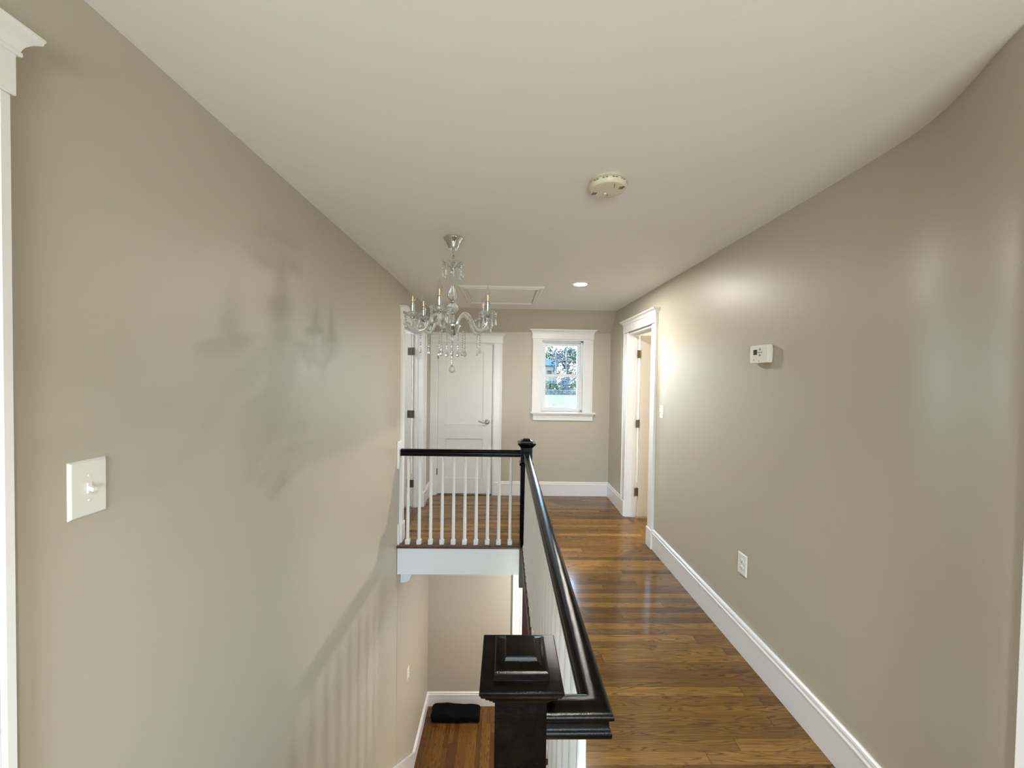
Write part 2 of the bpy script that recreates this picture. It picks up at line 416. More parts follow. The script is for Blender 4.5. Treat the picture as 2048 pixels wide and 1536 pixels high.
# baseboards
b = MB(); b.sweep(BASE, [(XR, RD0-.108), (XR,2.6), (XR,1.8), (1.416,1.60),(1.412,1.44),(1.403,1.32),(1.386,1.24),(1.362,1.17),(1.333,1.107),(1.300,1.045),(1.266,.985),(1.245,.945),(1.228,.907),(1.217,.875)], side=-1)
struct(b.make('baseboard_right', M_trim, smooth=25))
b = MB(); b.sweep(BASE, [(XR, RD1+.10), (XR, YF), (FDX1+.104, YF)], side=1)
struct(b.make('baseboard_far', M_trim, smooth=25))
b = MB(); b.sweep(BASE, [(XL, YF), (XL, LD1+.10)], side=1)
b.sweep(BASE, [(XL, LD0-.10), (XL, YW1+.03)], side=1)
struct(b.make('baseboard_left', M_trim, smooth=25))
LB = [(o, z+ZLOW) for o, z in BASE]
b = MB(); b.sweep(LB, [(.145, YF), (XL+.0015, YF), (XL+.0015, 4.27)], side=1)
struct(b.make('baseboard_lower', M_trim, smooth=25))
# lower door casing and dark door
b = MB(); b.box(.150, .272, YF-.02, YF, ZLOW, ZLOW+2.1, .002); b.box(.150, .172, YF-.028, YF, ZLOW, ZLOW+2.1, .002); b.box(.255, .282, YF-.026, YF+.06, ZLOW, ZLOW+2.1, .002)
b.box(.15, 1.26, YF-.02, YF, ZLOW+2.05, ZLOW+2.16, .002); b.box(1.15, 1.26, YF-.02, YF, ZLOW, ZLOW+2.1, .002)
struct(b.make('trim_8', M_trim), 'white casing of the dark lower door')
b = MB(); b.box(.28, 1.15, YF+.03, YF+.075, ZLOW, ZLOW+2.05)
for z0, z1 in ((.25,.9),(1.05,1.85)): b.box(.40, 1.03, YF+.022, YF+.03, ZLOW+z0, ZLOW+z1, .006)
struct(b.make('door_4', M_darkdoor, smooth=25), 'dark stained door of the lower hall')

# ================================================================ FAR DOOR
def panel_door(name, w, h, panels, m, th=.038):
    # local: x 0..w, y 0..th (front face at y=0), z 0..h
    e = empty(name)
    b = MB(); b.box(0, w, .016, th, 0, h, .001)
    zs = [0] + [q for p in panels for q in p] + [h]
    st = .118
    b.box(0, st, 0, .0165, 0, h, .001); b.box(w-st, w, 0, .0165, 0, h, .001)
    b.box(st-.001, w-st+.001, 0, .0165, 0, panels[0][0], .001)
    for i in range(len(panels)):
        top = panels[i+1][0] if i+1 < len(panels) else h
        b.box(st-.001, w-st+.001, 0, .0165, panels[i][1], top, .001)
    b.make('door_panel', m, e, smooth=25)
    return e
fd = panel_door('door_1', FDX1-FDX0-.048, 2.008, [(.21,.742),(.945,1.905)], M_door)
fd.location = (FDX0+.020, YF+.006, .014)
struct(fd, 'closed two panel white door on the far wall')
def lever(parent, loc, flip=1):
    b = MB(); prof = [(0.0,0),(.031,0),(.033,.003),(.031,.009),(.022,.012),(.014,.014),(.011,.045),(.013,.052),(.010,.056),(0,.057)]
    b.lathe(prof, n=24); b.map(lambda x, y, z: (x, -z, y))
    pts = [(-.004-.115*t*flip, -.050-.006*math.sin(PI*t), .004-.016*math.sin(PI*t*1.0)*(1 if t<.55 else .55)+.010*t*t) for t in [i/14 for i in range(15)]]
    b.tube(pts, lambda t: .0085-.0035*t, 10)
    return b.make('door_handle', M_nickel, parent, loc)
lever(fd, (FDX1-FDX0-.048-.060, 0, .973))
for z in (.25, 1.81):
    b = MB(); b.lathe([(0,0),(.007,0),(.007,.088),(0,.088)], n=12); b.box(-.004, .010, .002, .006, 0, .088)
    b.make('hinge', M_bronze, fd, (-.006, -.004, z))
b = MB(); b.box(0, .007, -.003, .003, 0, .06)
b.make('strike_plate', M_bronze, fd, (FDX1-FDX0-.047, -.001, .945))

# ================================================================ OPEN DOORS (left and right rooms)
def hinges(parent, zs, fn):
    for z in zs:
        b = MB(); fn(b, z); b.make('hinge', M_bronze, parent)
# right: hinged at far jamb on the room side, swung 95 degrees into the room
rd = empty('door_2', (X1+.002, RD1-.020, 0), math.radians(3))
b = MB(); b.box(.004, .66, -.038, 0, .018, RDZ-.024, .0015)
for z0, z1 in ((.24,.80),(1.0,1.98)):
    b.box(.10, .56, -.0385, -.032, z0, z1)
b.make('door_panel', M_cream, rd, smooth=25)
hinges(rd, [(.255),(1.04),(1.835)], lambda b, z: (b.lathe([(0,z),(.0065,z),(.0065,z+.09),(0,z+.09)], (-.004,-.043,0), 10), b.box(-.040, .0, -.0405, -.0385, z, z+.09), b.box(-.002,.004,-.040,-.004,z,z+.09)))
struct(rd, 'open cream door of the right hand room')
ld = empty('door_3', (XL-T-.002, LD1-.020, 0), math.radians(-4))
b = MB(); b.box(-.78, -.004, -.038, 0, .018, LDZ-.024, .0015)
b.make('door_panel', M_door, ld, smooth=25)
hinges(ld, [(.255),(1.09),(1.84)], lambda b, z: (b.lathe([(0,z),(.0065,z),(.0065,z+.09),(0,z+.09)], (.004,-.043,0), 10), b.box(0, .040, -.0405, -.0385, z, z+.09), b.box(-.046,.002,-.0405,-.038,z,z+.09)))
struct(ld, 'open white door of the left hand room')

# ================================================================ FAR WINDOW
win = empty('window_1', ((WX0+WX1)/2, YF, WZ0)); struct(win, 'small white double hung window on the far wall')
def wloc(b, name, m, parent=None, sm=25):
    p = parent or win
    o = b.make(name, m, p, smooth=sm)
    off = Vector(win.location)
    for v in o.data.vertices: v.co -= off
    return o
b = MB(); casing(b, WX0+.002, WX1-.002, WZ1+.002, w=.116, head=.085, plinth=False, zb=WZ0-.004, crown=.043); b.map(fr_far); wloc(b, 'window_casing', M_trim)
b = MB(); b.box(.352, 1.217, YF-.060, YF+.085, 1.112, 1.134, .004, 2)
wloc(b, 'window_sill', M_trim)
b = MB(); b.box(.384, 1.188, YF-.020, YF, 1.022, 1.112, .002); b.box(.378, 1.194, YF-.034, YF, 1.086, 1.112, .003); b.box(.384,1.188,YF-.026,YF,1.060,1.072,.003)
wloc(b, 'window_apron', M_trim)
b = MB()
b.box(WX0-.001, WX0+.016, YF-.012, YF+.085, WZ0-.0005, WZ1+.0015); b.box(WX1-.016, WX1+.001, YF-.012, YF+.085, WZ0-.0005, WZ1+.0015); b.box(WX0+.0162, WX1-.0162, YF-.0115, YF+.085, WZ1-.014, WZ1+.0015)
b.box(WX0, WX0+.034, YF+.07, YF+.155, WZ0, WZ1, .002); b.box(WX1-.034, WX1, YF+.07, YF+.155, WZ0, WZ1, .002)
b.box(WX0, WX1, YF+.07, YF+.155, WZ1-.036, WZ1, .002); b.box(WX0, WX1, YF+.07, YF+.155, WZ0-.004, WZ0+.022, .002)
wloc(b, 'window_frame', M_vinyl)
sx0, sx1 = WX0+.034, WX1-.034
def sash(name, z0, z1, y, grid, st=.044, bt=.040, tp=.040):
    b = MB()
    b.box(sx0, sx0+st, y, y+.032, z0, z1, .004); b.box(sx1-st, sx1, y, y+.032, z0, z1, .004)
    b.box(sx0, sx1, y+.001, y+.031, z0, z0+bt, .004); b.box(sx0, sx1, y+.001, y+.031, z1-tp, z1, .004)
    o = wloc(b, name, M_vinyl)
    g = MB(); g.box(sx0+st-.004, sx1-st+.004, y+.014, y+.018, z0+bt-.004, z1-tp+.004)
    wloc(g, 'window_pane', M_pane, o, 0)
    if grid:
        m = MB(); w = (sx1-sx0-2*st)
        for k in (1, 2): m.box(sx0+st+w*k/3-.0065, sx0+st+w*k/3+.0065, y+.008, y+.0135, z0+bt-.002, z1-tp+.002)
        zm = (z0+bt+z1-tp)/2
        m.box(sx0+st-.002, sx1-st+.002, y+.0085, y+.013, zm-.0065, zm+.0065)
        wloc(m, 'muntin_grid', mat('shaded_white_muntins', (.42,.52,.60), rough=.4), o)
    return o
sash('upper_sash', 1.605, WZ1-.036, YF+.118, True)
lo = sash('lower_sash', WZ0+.022, 1.645, YF+.080, False)
b = MB(); b.box(.745, .785, YF+.070, YF+.095, 1.645, 1.655, .003); b.box(.752,.778,YF+.066,YF+.080,1.652,1.660,.002)
wloc(b, 'sash_lock', M_vinyl, lo)
# window behind the camera
w2 = empty('window_2', (0,YB,BW[2])); struct(w2, 'window behind the camera')
b = MB()
b.box(BW[0], BW[0]+.05, -.09, -.03, 0, BW[3]-BW[2]); b.box(BW[1]-.05, BW[1], -.09, -.03, 0, BW[3]-BW[2])
b.box(BW[0], BW[1], -.09, -.03, 0, .05); b.box(BW[0], BW[1], -.09, -.03, BW[3]-BW[2]-.05, BW[3]-BW[2]); b.box(BW[0], BW[1], -.09, -.03, .76, .81)
b.make('window_frame', M_vinyl, w2)

# ================================================================ STAIRCASE (below the opening)
st = thing(empty('staircase', (0, 4.05, ZLOW)), 'closed straight staircase climbing along the left wall to the near newel', 'stairs')
NR = 14; rise = -ZLOW/NR; run = (4.05-.815)/(NR-1)
for i in range(NR):
    b = MB(); b.box(XL+.022, .185, -i*run-.012, -i*run+.006, i*rise, (i+1)*rise-.0)
    b.make('riser', M_trim, st)
    if i < NR-1:
        b = MB(); b.box(XL+.022, .185, -(i+1)*run, -i*run+.03, (i+1)*rise-.026, (i+1)*rise, .006, 2)
        b.make('tread', M_oakdk, st)
b = MB()
ya, za = .22, .19
b.extr([(XL+.0075, .22, 0), (XL+.0075, .22, .19), (XL+.0075, .22-3.4, .19+3.4*rise/run), (XL+.0075, .22-3.4, 3.4*rise/run-.25), (XL+.0075, -.1, 0)], (.016,0,0))
b.extr([(XL+.0075, .232, .165), (XL+.0075, .232, .19), (XL+.0075, .22-3.4, .19+3.4*rise/run), (XL+.0075, .22-3.4, .165+3.4*rise/run)], (.024,0,0))
b.make('skirt_board', M_trim, st)

# ================================================================ BALUSTRADES
RAILT = .905
def rail_prof():
    half = [(.000,.0645),(.008,.0640),(.0155,.0624),(.022,.0596),(.0268,.0558),(.0294,.0520),(.0300,.0485),(.0290,.0445),(.0262,.0418),(.0228,.0406),(.0213,.0380),(.0210,.0340),(.0215,.0220),(.0235,.0185),(.0255,.0165),(.0268,.0120),(.0262,.0050),(.0235,.0010),(.020,0)]
    pts = [(o, z) for o, z in half] + [(-o, z) for o, z in reversed(half) if o > 0]
    return [(o, z+RAILT-.062) for o, z in pts]
RX, RY, TY = .210, 3.602, .807           # hallway rail x, landing rail y, turn y
hb = thing(empty('hallway_balustrade', (RX, 2.1, 0)), 'long black handrail on white balusters running down the hallway to the near newel post', 'railing')
def at(e):
    off = Vector(e.location)
    return lambda x, y, z: (x-off.x, y-off.y, z-off.z)
b = MB(); b.sweep(rail_prof(), [(RX, RY-.0545), (RX, TY), (.0975, TY)], side=1); b.map(at(hb)); b.make('handrail', M_black, hb, smooth=30)
def baluster_mb():
    b = MB(); b.box(-.0215, .0215, -.0215, .0215, 0, .046, .004)
    b.lathe([(.0155,.044),(.0158,.10),(.0150,.30),(.0130,.60),(.0115,.80),(.0112,RAILT-.060)], n=14)
    return b
proto = baluster_mb().make('baluster', M_bal, hb, (0, .955-2.1, 0))
for k in range(1, 25):
    c = proto.copy(); COL.objects.link(c); c.parent = hb; c.location = (0, .955+.105*k-2.1, 0)
lb = thing(empty('landing_balustrade', (-.41, RY, 0)), 'short black handrail with ten white balusters across the landing edge', 'railing')
b = MB(); b.sweep(rail_prof(), [(XL+.022, RY), (.160, RY)], side=1); b.map(at(lb)); b.make('handrail', M_black, lb, smooth=30)
for k in range(10):
    c = proto.copy(); COL.objects.link(c); c.parent = lb; c.location = (-.899+.1077*k+.41, .004, 0)
b = MB(); b.box(0, .021, -.072, .072, .73, .982, .004); b.make('wall_rosette', M_trim, lb, (XL+.41, 0, 0)); 
# newel posts
def newel(loc, label, zb, zc=0.0):
    e = thing(empty('newel_post', loc), label, 'newel post', 'black newel posts of the stair railing')
    b = MB(); h = .0535
    b.squares([(h, zb), (h, .735-zc)]); b.make('post', M_black, e, smooth=25)
    b = MB(); b.squares([(h,.735-zc),(h,.770-zc)]); b.squares([(h+.001,.768-zc),(h+.009,.772-zc),(h+.013,.780-zc),(h+.013,.786-zc),(h+.009,.794-zc),(h+.001,.798-zc)]); b.squares([(h,.796-zc),(h,.9375)]); b.make('collar_block', M_black, e, smooth=25)
    b = MB()
    b.squares([(h,.938),(h+.004,.939),(h+.006,.945),(h+.011,.948),(h+.012,.954),(h+.019,.957),(h+.020,.964),(h+.027,.967),(h+.029,.9735),(.0838,.974),(.0845,.976),(.0845,.981),(.083,.9835),
               (.058,.985),(.0575,.989),(.056,.998),(.053,1.001),(.044,1.0035),(.035,1.008),(.0335,1.014),(.031,1.018),(.0,1.0185)])
    cap = b.make('post_cap', M_black, e, smooth=25)
    bv = cap.modifiers.new('bevel', 'BEVEL'); bv.width = .0035; bv.segments = 3; bv.limit_method = 'ANGLE'; bv.angle_limit = math.radians(30)
    return e
newel((.043, .822, 0), 'nearest black newel post with stepped square cap at the bottom of the picture', 0.0, .25)
newel((.2145, RY, 0), 'far black newel post at the corner of the landing railing', -.386)

# ================================================================ SWITCHES, OUTLETS, THERMOSTAT
def plate(b, w=.070, h=.114, t=.006):
    # local u (x), z ; n = -y
    b.loft([[(s*(w/2-i), -n, z*(h/2-i)) for s, z in ((-1,-1),(1,-1),(1,1),(-1,1))] for i, n in ((0,0),(0,.0015),(.0035,t-.0008),(.0045,t))])
def switch(name, loc, rz, label, cat, w=.070, h=.114, kind='toggle'):
    e = thing(empty(name, loc, rz), label, cat)
    b = MB(); plate(b, w, h, .0065); b.make('cover_plate', M_plastic, e, smooth=20)
    if kind == 'toggle':
        b = MB(); b.box(-.0055, .0055, -.0085, -.005, -.0125, .0125, .0008)
        b.extr([(-.0045,-.007,-.004),(-.0045,-.007,.006),(-.0045,-.021,.000),(-.0045,-.020,-.008)], (.009,0,0)); b.make('toggle', M_plastic, e)
        for z in (-.030, .030):
            b = MB(); b.lathe([(0,0),(.0038,0),(.0034,.0014),(.0,.0018)], n=12); b.map(lambda x,y,q: (x,-q-.006,y)); b.box(-.003,.003,-.0081,-.0079,-.0004,.0004); b.make('screw', M_plastic, e, (0,0,z))
    elif kind == 'outlet':
        for z in (-.0195, .0195):
            b = MB()
            b.lathe([(0,0),(.0165,0),(.0165,.0016),(.0155,.0022),(0,.0022)], n=24); b.map(lambda x,y,q: (x,-q-.006,y*.88)); o = b.make('receptacle', M_plastic, e, (0,0,z))
            s = MB(); s.box(-.0075,-.0055,-.0086,-.0080,-.003,.006); s.box(.0055,.0075,-.0086,-.0080,-.003,.006); s.lathe([(0,0),(.0024,0),(.0024,.0006),(0,.0006)], (0,0,0), 10)
            for v in s.bm.verts:
                if abs(v.co.x) < .0035 and v.co.z > -.0001 and v.co.z < .001: v.co = Vector((v.co.x, -.0080-v.co.z, v.co.y-.0075))
            s.make('slots', M_grey, o)
        b = MB(); b.lathe([(0,0),(.0032,0),(.0028,.0012),(.0,.0015)], n=12); b.map(lambda x,y,q: (x,-q-.006,y)); b.make('screw', M_plastic, e)
    return e
RL, RR = PI/2, -PI/2
# local -y points out of wall. left wall normal +x : rotate so -y -> +x  => rz=+90 ; right wall normal -x : rz=-90
switch('light_switch', (XL, .920, 1.325), RL, 'large white toggle switch plate on the left wall beside the nearest door casing', 'light switch', w=.083, h=.134)
switch('light_switch', (XR, 3.408, 1.930), RR, 'upper of two small white switch plates beside the right doorway', 'light switch')
switch('light_switch', (XR, 3.406, 1.305), RR, 'lower of two small white switch plates beside the right doorway, at handrail height', 'light switch')
switch('power_outlet', (XR, 2.200, .519), RR, 'white duplex outlet low on the right wall above the baseboard', 'outlet', w=.082, h=.125, kind='outlet')
switch('light_switch', (XL+.0015, 4.03, -1.58), RL, 'white switch plate on the lower left wall under the landing, seen edge on', 'light switch')
# thermostat
th = thing(empty('thermostat', (XR, 2.064, 1.748), RR), 'white rectangular thermostat with small dark screen on the right wall', 'thermostat')
b = MB(); b.lathe([(0,0),(.066,0),(.066,.002),(.064,.003),(0,.003)], n=40); b.map(lambda x,y,q: (x,-q,y)); b.make('shadow_disc', mat('shadow_toned_wall', (.40,.355,.27), rough=.5), th, (.014,0,-.012))  # disc stands in for the thermostat's cast shadow, painted in a darker wall tone
def rrect(w, h, bulge, n=6):
    P = []
    cs = [(-1,-1),(1,-1),(1,1),(-1,1)]
    for k in range(4):
        a = cs[k]; c = cs[(k+1)%4]
        for i in range(n):
            t = i/n; x = a[0]+(c[0]-a[0])*t; z = a[1]+(c[1]-a[1])*t
            q = 4*t*(1-t)*bulge
            if k in (0,2): z += q*.4*(1 if k==2 else -1)
            else: x += q*(1 if k==1 else -1)
            P.append((x*w/2, z*h/2))
    return P
b = MB(); O = rrect(.140, .096, .06)
b.loft([[(x*s, -n, z*s) for x, z in O] for s, n in ((.93,.002),(1.0,.006),(1.0,.022),(.990,.030),(.972,.033))]); b.make('body', M_plastic, th, smooth=40)
b = MB(); b.box(-.042,-.012,-.0342,-.032,-.004,.025,.001); b.make('screen', M_lcd, th)
b = MB(); b.box(-.046,-.011,-.0350,-.032,-.0125,-.0055,.0008); b.make('screen_ledge', M_plastic, th)
b = MB()
b.tube([(-.003,-.0334,.009),(.027,-.0334,.009)], .0016, 6)
for z, x in ((.009,-.003),(.009,.027)): b.ball((x,-.0330,z), .003, 8)
for z, s in ((.024,1),(-.006,-1)):
    b.tube([(.012+.006*math.cos(a), -.0334, z+.006*math.sin(a)*s) for a in [k*PI*1.5/9-.6 for k in range(10)]], .0013, 6)
    b.ball((.012,-.0330,z-.002*s), .0022, 8)
b.make('arrow_pad', M_grey, th)
for x, z, r in ((-.040,-.031,.0030),(-.024,-.029,.0045),(.003,-.038,.0030)):
    b = MB(); b.lathe([(0,0),(r,0),(r*.9,.0012),(0,.0016)], n=14); b.map(lambda X,Y,q: (X,-q-.0325,Y)); b.make('button', M_grey if r < .004 else M_plastic, th, (x,0,z))
# side slider groove
b = MB(); b.box(.056,.062,-.0325,-.028,.0,.030,.001); b.make('slider', mat('shadow_grey_plastic', (.45,.43,.38), rough=.4), th)

# smoke detector
sd = thing(empty('smoke_detector', (.436, 1.672, CZ)), 'round ivory smoke detector on the ceiling above the hallway', 'smoke detector')
sd.scale = (1.1,1.1,1.0)
b = MB(); b.lathe([(0,0),(.070,0),(.072,-.004),(.072,-.011),(.068,-.013)], n=48); b.make('base', M_plastic2, sd, smooth=30)
b = MB(); b.lathe([(.066,-.012),(.070,-.014),(.0735,-.018),(.0735,-.026),(.071,-.034),(.066,-.0395),(.058,-.0415),(.030,-.0425),(.0,-.0428)], n=48); b.make('cover', mat('ivory_detector_cover', (.66,.62,.50), rough=.35), sd, smooth=30)
b = MB()
for k in range(18):
    a = -2.55+k*.17
    if k % 3 == 2: continue
    r = .0722
    b.loft([[(r*math.cos(a+d)*s, r*math.sin(a+d)*s, z) for d in (-.06,.06)] + [(r*math.cos(a+d)*s, r*math.sin(a+d)*s, z2) for d in (.06,-.06)] for s, z, z2 in ((.97,-.0195,-.0235),(1.025,-.0195,-.0235))])
b.make('vent_slots', M_grey, sd)
def slot(x, y, ang, l=.010, w=.0022):
    ca, sa = math.cos(ang), math.sin(ang)
    P = [(-l/2,-w/2),(l/2,-w/2),(l/2,w/2),(-l/2,w/2)]
    return [[(x+p*ca-q*sa, y+p*sa+q*ca, z) for p, q in P] for z in (-.0405,-.0432)]
for c0 in ((.047,-.026), (-.047,.026)):
    for k in (-1, 0, 1):
        b = MB(); b.loft(slot(c0[0]+k*.0064, c0[1]-k*.001, 1.75, .021, .0026)); b.make('horn_slot', M_lcd, sd)
b = MB(); b.loft(slot(.016, -.040, 1.33, .034, .0016)); b.make('horn_slot', M_lcd, sd)
b = MB(); b.lathe([(0,-.042),(.005,-.042),(.005,-.0455),(.004,-.0468),(0,-.047)], (-.004,.022,0), 16); b.make('test_button', M_plastic, sd)
b = MB(); b.ball((.008,.034,-.0424), .0026, 8); b.make('indicator_lamp', M_lcd, sd)

# downlight
LX, LY = .682, 3.507
dl = thing(empty('recessed_downlight', (LX, LY, CZ)), 'round lit recessed downlight in the ceiling near the far end', 'ceiling light')
b = MB(); b.lathe([(.0545,-.002),(.058,-.006),(.072,-.005),(.080,-.001),(.080,0),(.0545,0)], n=40); b.make('trim_ring', M_trim, dl)
b = MB(); b.lathe([(0,-.0015),(.054,-.0015),(.054,-.004),(0,-.0045)], n=40); lens = b.make('lens', M_lens, dl)

# attic hatch
ah = thing(empty('attic_hatch', (-.045, 4.07, CZ)), 'rectangular attic hatch with white moulded frame in the far ceiling', 'attic hatch')
b = MB(); hx, hy = .412, .432
fp = [(0,0),(.010,-.012),(.018,-.017),(.030,-.017),(.034,-.012),(.052,-.014),(.056,-.020),(.064,-.020),(.066,-.013),(.066,0)]
rings = [[(s*(hx-o), t*(hy-o), z) for s, t in ((-1,-1),(1,-1),(1,1),(-1,1))] for o, z in fp]
b.loft(rings, cap=False); b.make('hatch_frame', M_ceil, ah, smooth=20)
b = MB(); b.box(-hx+.071, hx-.071, -hy+.071, hy-.071, -.008, -.001, .001); b.make('hatch_panel', M_ceil, ah, smooth=20)
b = MB(); b.box(-hx+.064, hx-.064, -hy+.064, hy-.064, -.0012, -.0004); b.make('hatch_gap', M_grey, ah, smooth=0)

# bracket under the landing
b = MB(); b.extr([(0,0,0),(0,.085,0),(0,.085,-.055),(0,.068,-.088),(0,.045,-.104),(0,.0,-.108)], (.10,0,0)); b.map(lambda x, y, z: (y*1.25, -x, z*1.38))
o = b.make('wall_bracket', M_trim, None, (XL+.004, 3.79, ZU+.004)); thing(o, 'small white bracket with rounded lower corner under the landing at the left wall', 'bracket')

# black bag on the lower floor
random.seed(3)
b = MB(); rings = []; n = 22
for i in range(25):
    t = i/24; x = -.895+.635*t
    e = min(1, (t*14)**.5, ((1-t)*20)**.5) if 0 < t < 1 else .62
    hgt = (.128 + .022*math.exp(-((t-.30)/.12)**2) - .020*t)*(.82+.18*e)
    wd = .105*(.8+.2*e)
    ring = []
    for k in range(n):
        a = 2*PI*k/n
        ca, sa = math.cos(a), math.sin(a)
        rr = 1+.03*math.sin(3*a+9*t)+.03*math.sin(5*a-17*t)+.02*random.uniform(-1,1)
        yy = wd*abs(ca)**.7*(1 if ca >= 0 else -1)*rr
        zz = max(0.0, hgt/2 + hgt/2*abs(sa)**.5*(1 if sa >= 0 else -1)*rr)
        ring.append((x+.012*math.sin(4*a)*(1 if i in (0,24) else .4), 4.935+yy, ZLOW+zz))
    rings.append(ring)
b.loft(rings)
o = b.make('duffel_bag', M_bag, None, smooth=60); thing(o, 'crumpled black fabric bag lying on the lower floor against the far baseboard', 'bag')
o.modifiers.new('sub', 'SUBSURF').render_levels = 1

# ================================================================ CHANDELIER
CX, CY = -.334, 2.413
ch = thing(empty('crystal_chandelier', (CX, CY, CZ)), 'crystal chandelier with five candle arms and chrome canopy hanging over the stairwell', 'chandelier')
def Zc(z): return z-CZ
b = MB(); b.lathe([(0,0),(.060,0),(.0625,-.004),(.060,-.010),(.050,-.018),(.040,-.040),(.033,-.058),(.028,-.066),(.0,-.067)], n=36); b.make('canopy', M_chrome, ch)
b = MB()
zz = -.066; k = 0
while zz > -.150:
    c0 = (0,0,zz-.013)
    pts = []
    for i in range(17):
        a = 2*PI*i/16
        p = (.0062*math.cos(a), 0, .0125*math.sin(a))
        if k % 2: p = (0, p[0], p[2])
        pts.append((p[0], p[1], c0[2]+p[2]))
    b.tube(pts, .0026, 6); zz -= .019; k += 1
b.make('hanging_chain', M_chrome, ch)
def scallop(n, amp, up):
    def f(r, z, a):
        s = abs(math.sin(n*a/2))
        return r*(1+amp*s*min(1, r/.03)), z+up*s*min(1, r/.03)
    return f
def pan(parent, loc, R, name='drip_pan', n=6):
    b = MB()
    k = R
    b.lathe([(.008,-.002),(k*.45,.000),(k*.78,.006),(k*.98,.015),(k*1.0,.017),(k*.94,.0165),(k*.74,.0085),(k*.42,.003),(.008,.0015)], n=48, wob=scallop(n, .10, .010))
    return b.make(name, M_pan, parent, loc, smooth=50)
def strand(parent, loc, nb, drop, name='crystal_strand', br=.0056, dw=.0120):
    b = MB(); z = 0
    b.tube([(0,0,.004),(0,0,-nb*br*2.5-.006)], .0006, 4)
    for i in range(nb):
        z -= br*1.25; b.ball((0,0,z), br, 8, .95); z -= br*1.25
    z -= .003
    if drop:
        b.lathe([(0,z),(.0022,z-.002),(.004,z-.010),(dw*.72,z-.022),(dw,z-.033),(dw*.78,z-.041),(.0,z-.046)], n=8)
    return b.make(name, M_crys, parent, loc, smooth=20)
# top bobeche with strands
tp = pan(ch, (0,0,Zc(2.287)), .062, 'top_bobeche', 8)
for k in range(8):
    a = 2*PI*k/8+.2
    strand(tp, (.063*math.cos(a), .063*math.sin(a), .018), 3, True, dw=.0095)
# stem
b = MB(); b.tube([(0,0,Zc(2.315)),(0,0,Zc(1.86))], .0045, 10); b.lathe([(0,.0),(.014,.0),(.017,-.008),(.012,-.02),(.0,-.022)], (0,0,Zc(2.283)), 20)
for z in (2.068, 1.997): b.lathe([(.0,.010),(.012,.010),(.017,.004),(.017,-.004),(.012,-.010),(.0,-.010)], (0,0,Zc(z)), 20)
b.make('stem', M_chrome, ch)
def flute(n, amp):
    return lambda r, z, a: (r*(1+amp*math.cos(n*a)), z)
b = MB(); b.lathe([(.010,2.262-CZ),(.016,2.255-CZ),(.018,2.235-CZ),(.014,2.205-CZ),(.011,2.175-CZ),(.014,2.160-CZ),(.026,2.140-CZ),(.0335,2.115-CZ),(.0325,2.097-CZ),(.022,2.080-CZ),(.012,2.074-CZ)], n=32, wob=flute(8,.03)); b.make('glass_baluster', M_glass, ch)
b = MB(); b.lathe([(.012,2.060-CZ),(.026,2.054-CZ),(.036,2.040-CZ),(.037,2.028-CZ),(.026,2.010-CZ),(.012,2.003-CZ)], n=32, wob=flute(12,.06)); b.make('glass_knop', M_glass, ch)
b = MB(); b.lathe([(.010,1.990-CZ),(.016,1.980-CZ),(.013,1.962-CZ),(.018,1.945-CZ),(.026,1.928-CZ),(.014,1.920-CZ)], n=32, wob=flute(8,.06)); b.make('lower_glass_column', M_glass, ch)
# receiver bowl
b = MB(); b.lathe([(.0,1.925-CZ),(.046,1.925-CZ),(.050,1.920-CZ),(.049,1.913-CZ),(.044,1.905-CZ),(.036,1.885-CZ),(.022,1.862-CZ),(.009,1.852-CZ),(.006,1.838-CZ),(.004,1.826-CZ),(.0,1.822-CZ)], n=36); b.make('receiver_bowl', M_chrome, ch)
# centre strand and ball
b = MB(); z = 1.820-CZ
b.tube([(0,0,z),(0,0,1.66-CZ)], .0006, 4)
for i in range(14): b.ball((0,0,z-.006-i*.0105), .0046 if i % 3 else .0062, 8)
b.ball((0,0,1.642-CZ), .0215, 14, 1.05); b.lathe([(0,.034),(.005,.028),(.012,.020)], (0,0,1.642-CZ), 8)
b.make('centre_pendant', M_crys, ch, smooth=15)
for k in range(7):
    a = 2*PI*k/7+.35; strand(ch, (.082*math.cos(a), .082*math.sin(a), 1.885-CZ), 8, True)
R0 = .245
arm_specs = [(-24, 0), (42, 0), (149, 0), (188, 0), (260, 0)]
def arm_pts():
    P = []
    ctl = [(.030,-.015),(.040,.018),(.060,.052),(.085,.066),(.112,.056),(.135,.026),(.153,-.008),(.172,-.034),(.196,-.044),(.220,-.036),(.238,-.014),(.245,.012),(.245,.034)]
    for i in range(len(ctl)-1):
        p0 = ctl[max(i-1,0)]; p1 = ctl[i]; p2 = ctl[i+1]; p3 = ctl[min(i+2,len(ctl)-1)]
        for s in range(4):
            t = s/4
            P.append(tuple(.5*(2*p1[q]+(-p0[q]+p2[q])*t+(2*p0[q]-5*p1[q]+4*p2[q]-p3[q])*t*t+(-p0[q]+3*p1[q]-3*p2[q]+p3[q])*t**3) for q in (0,1)))
    P.append(ctl[-1]); return P
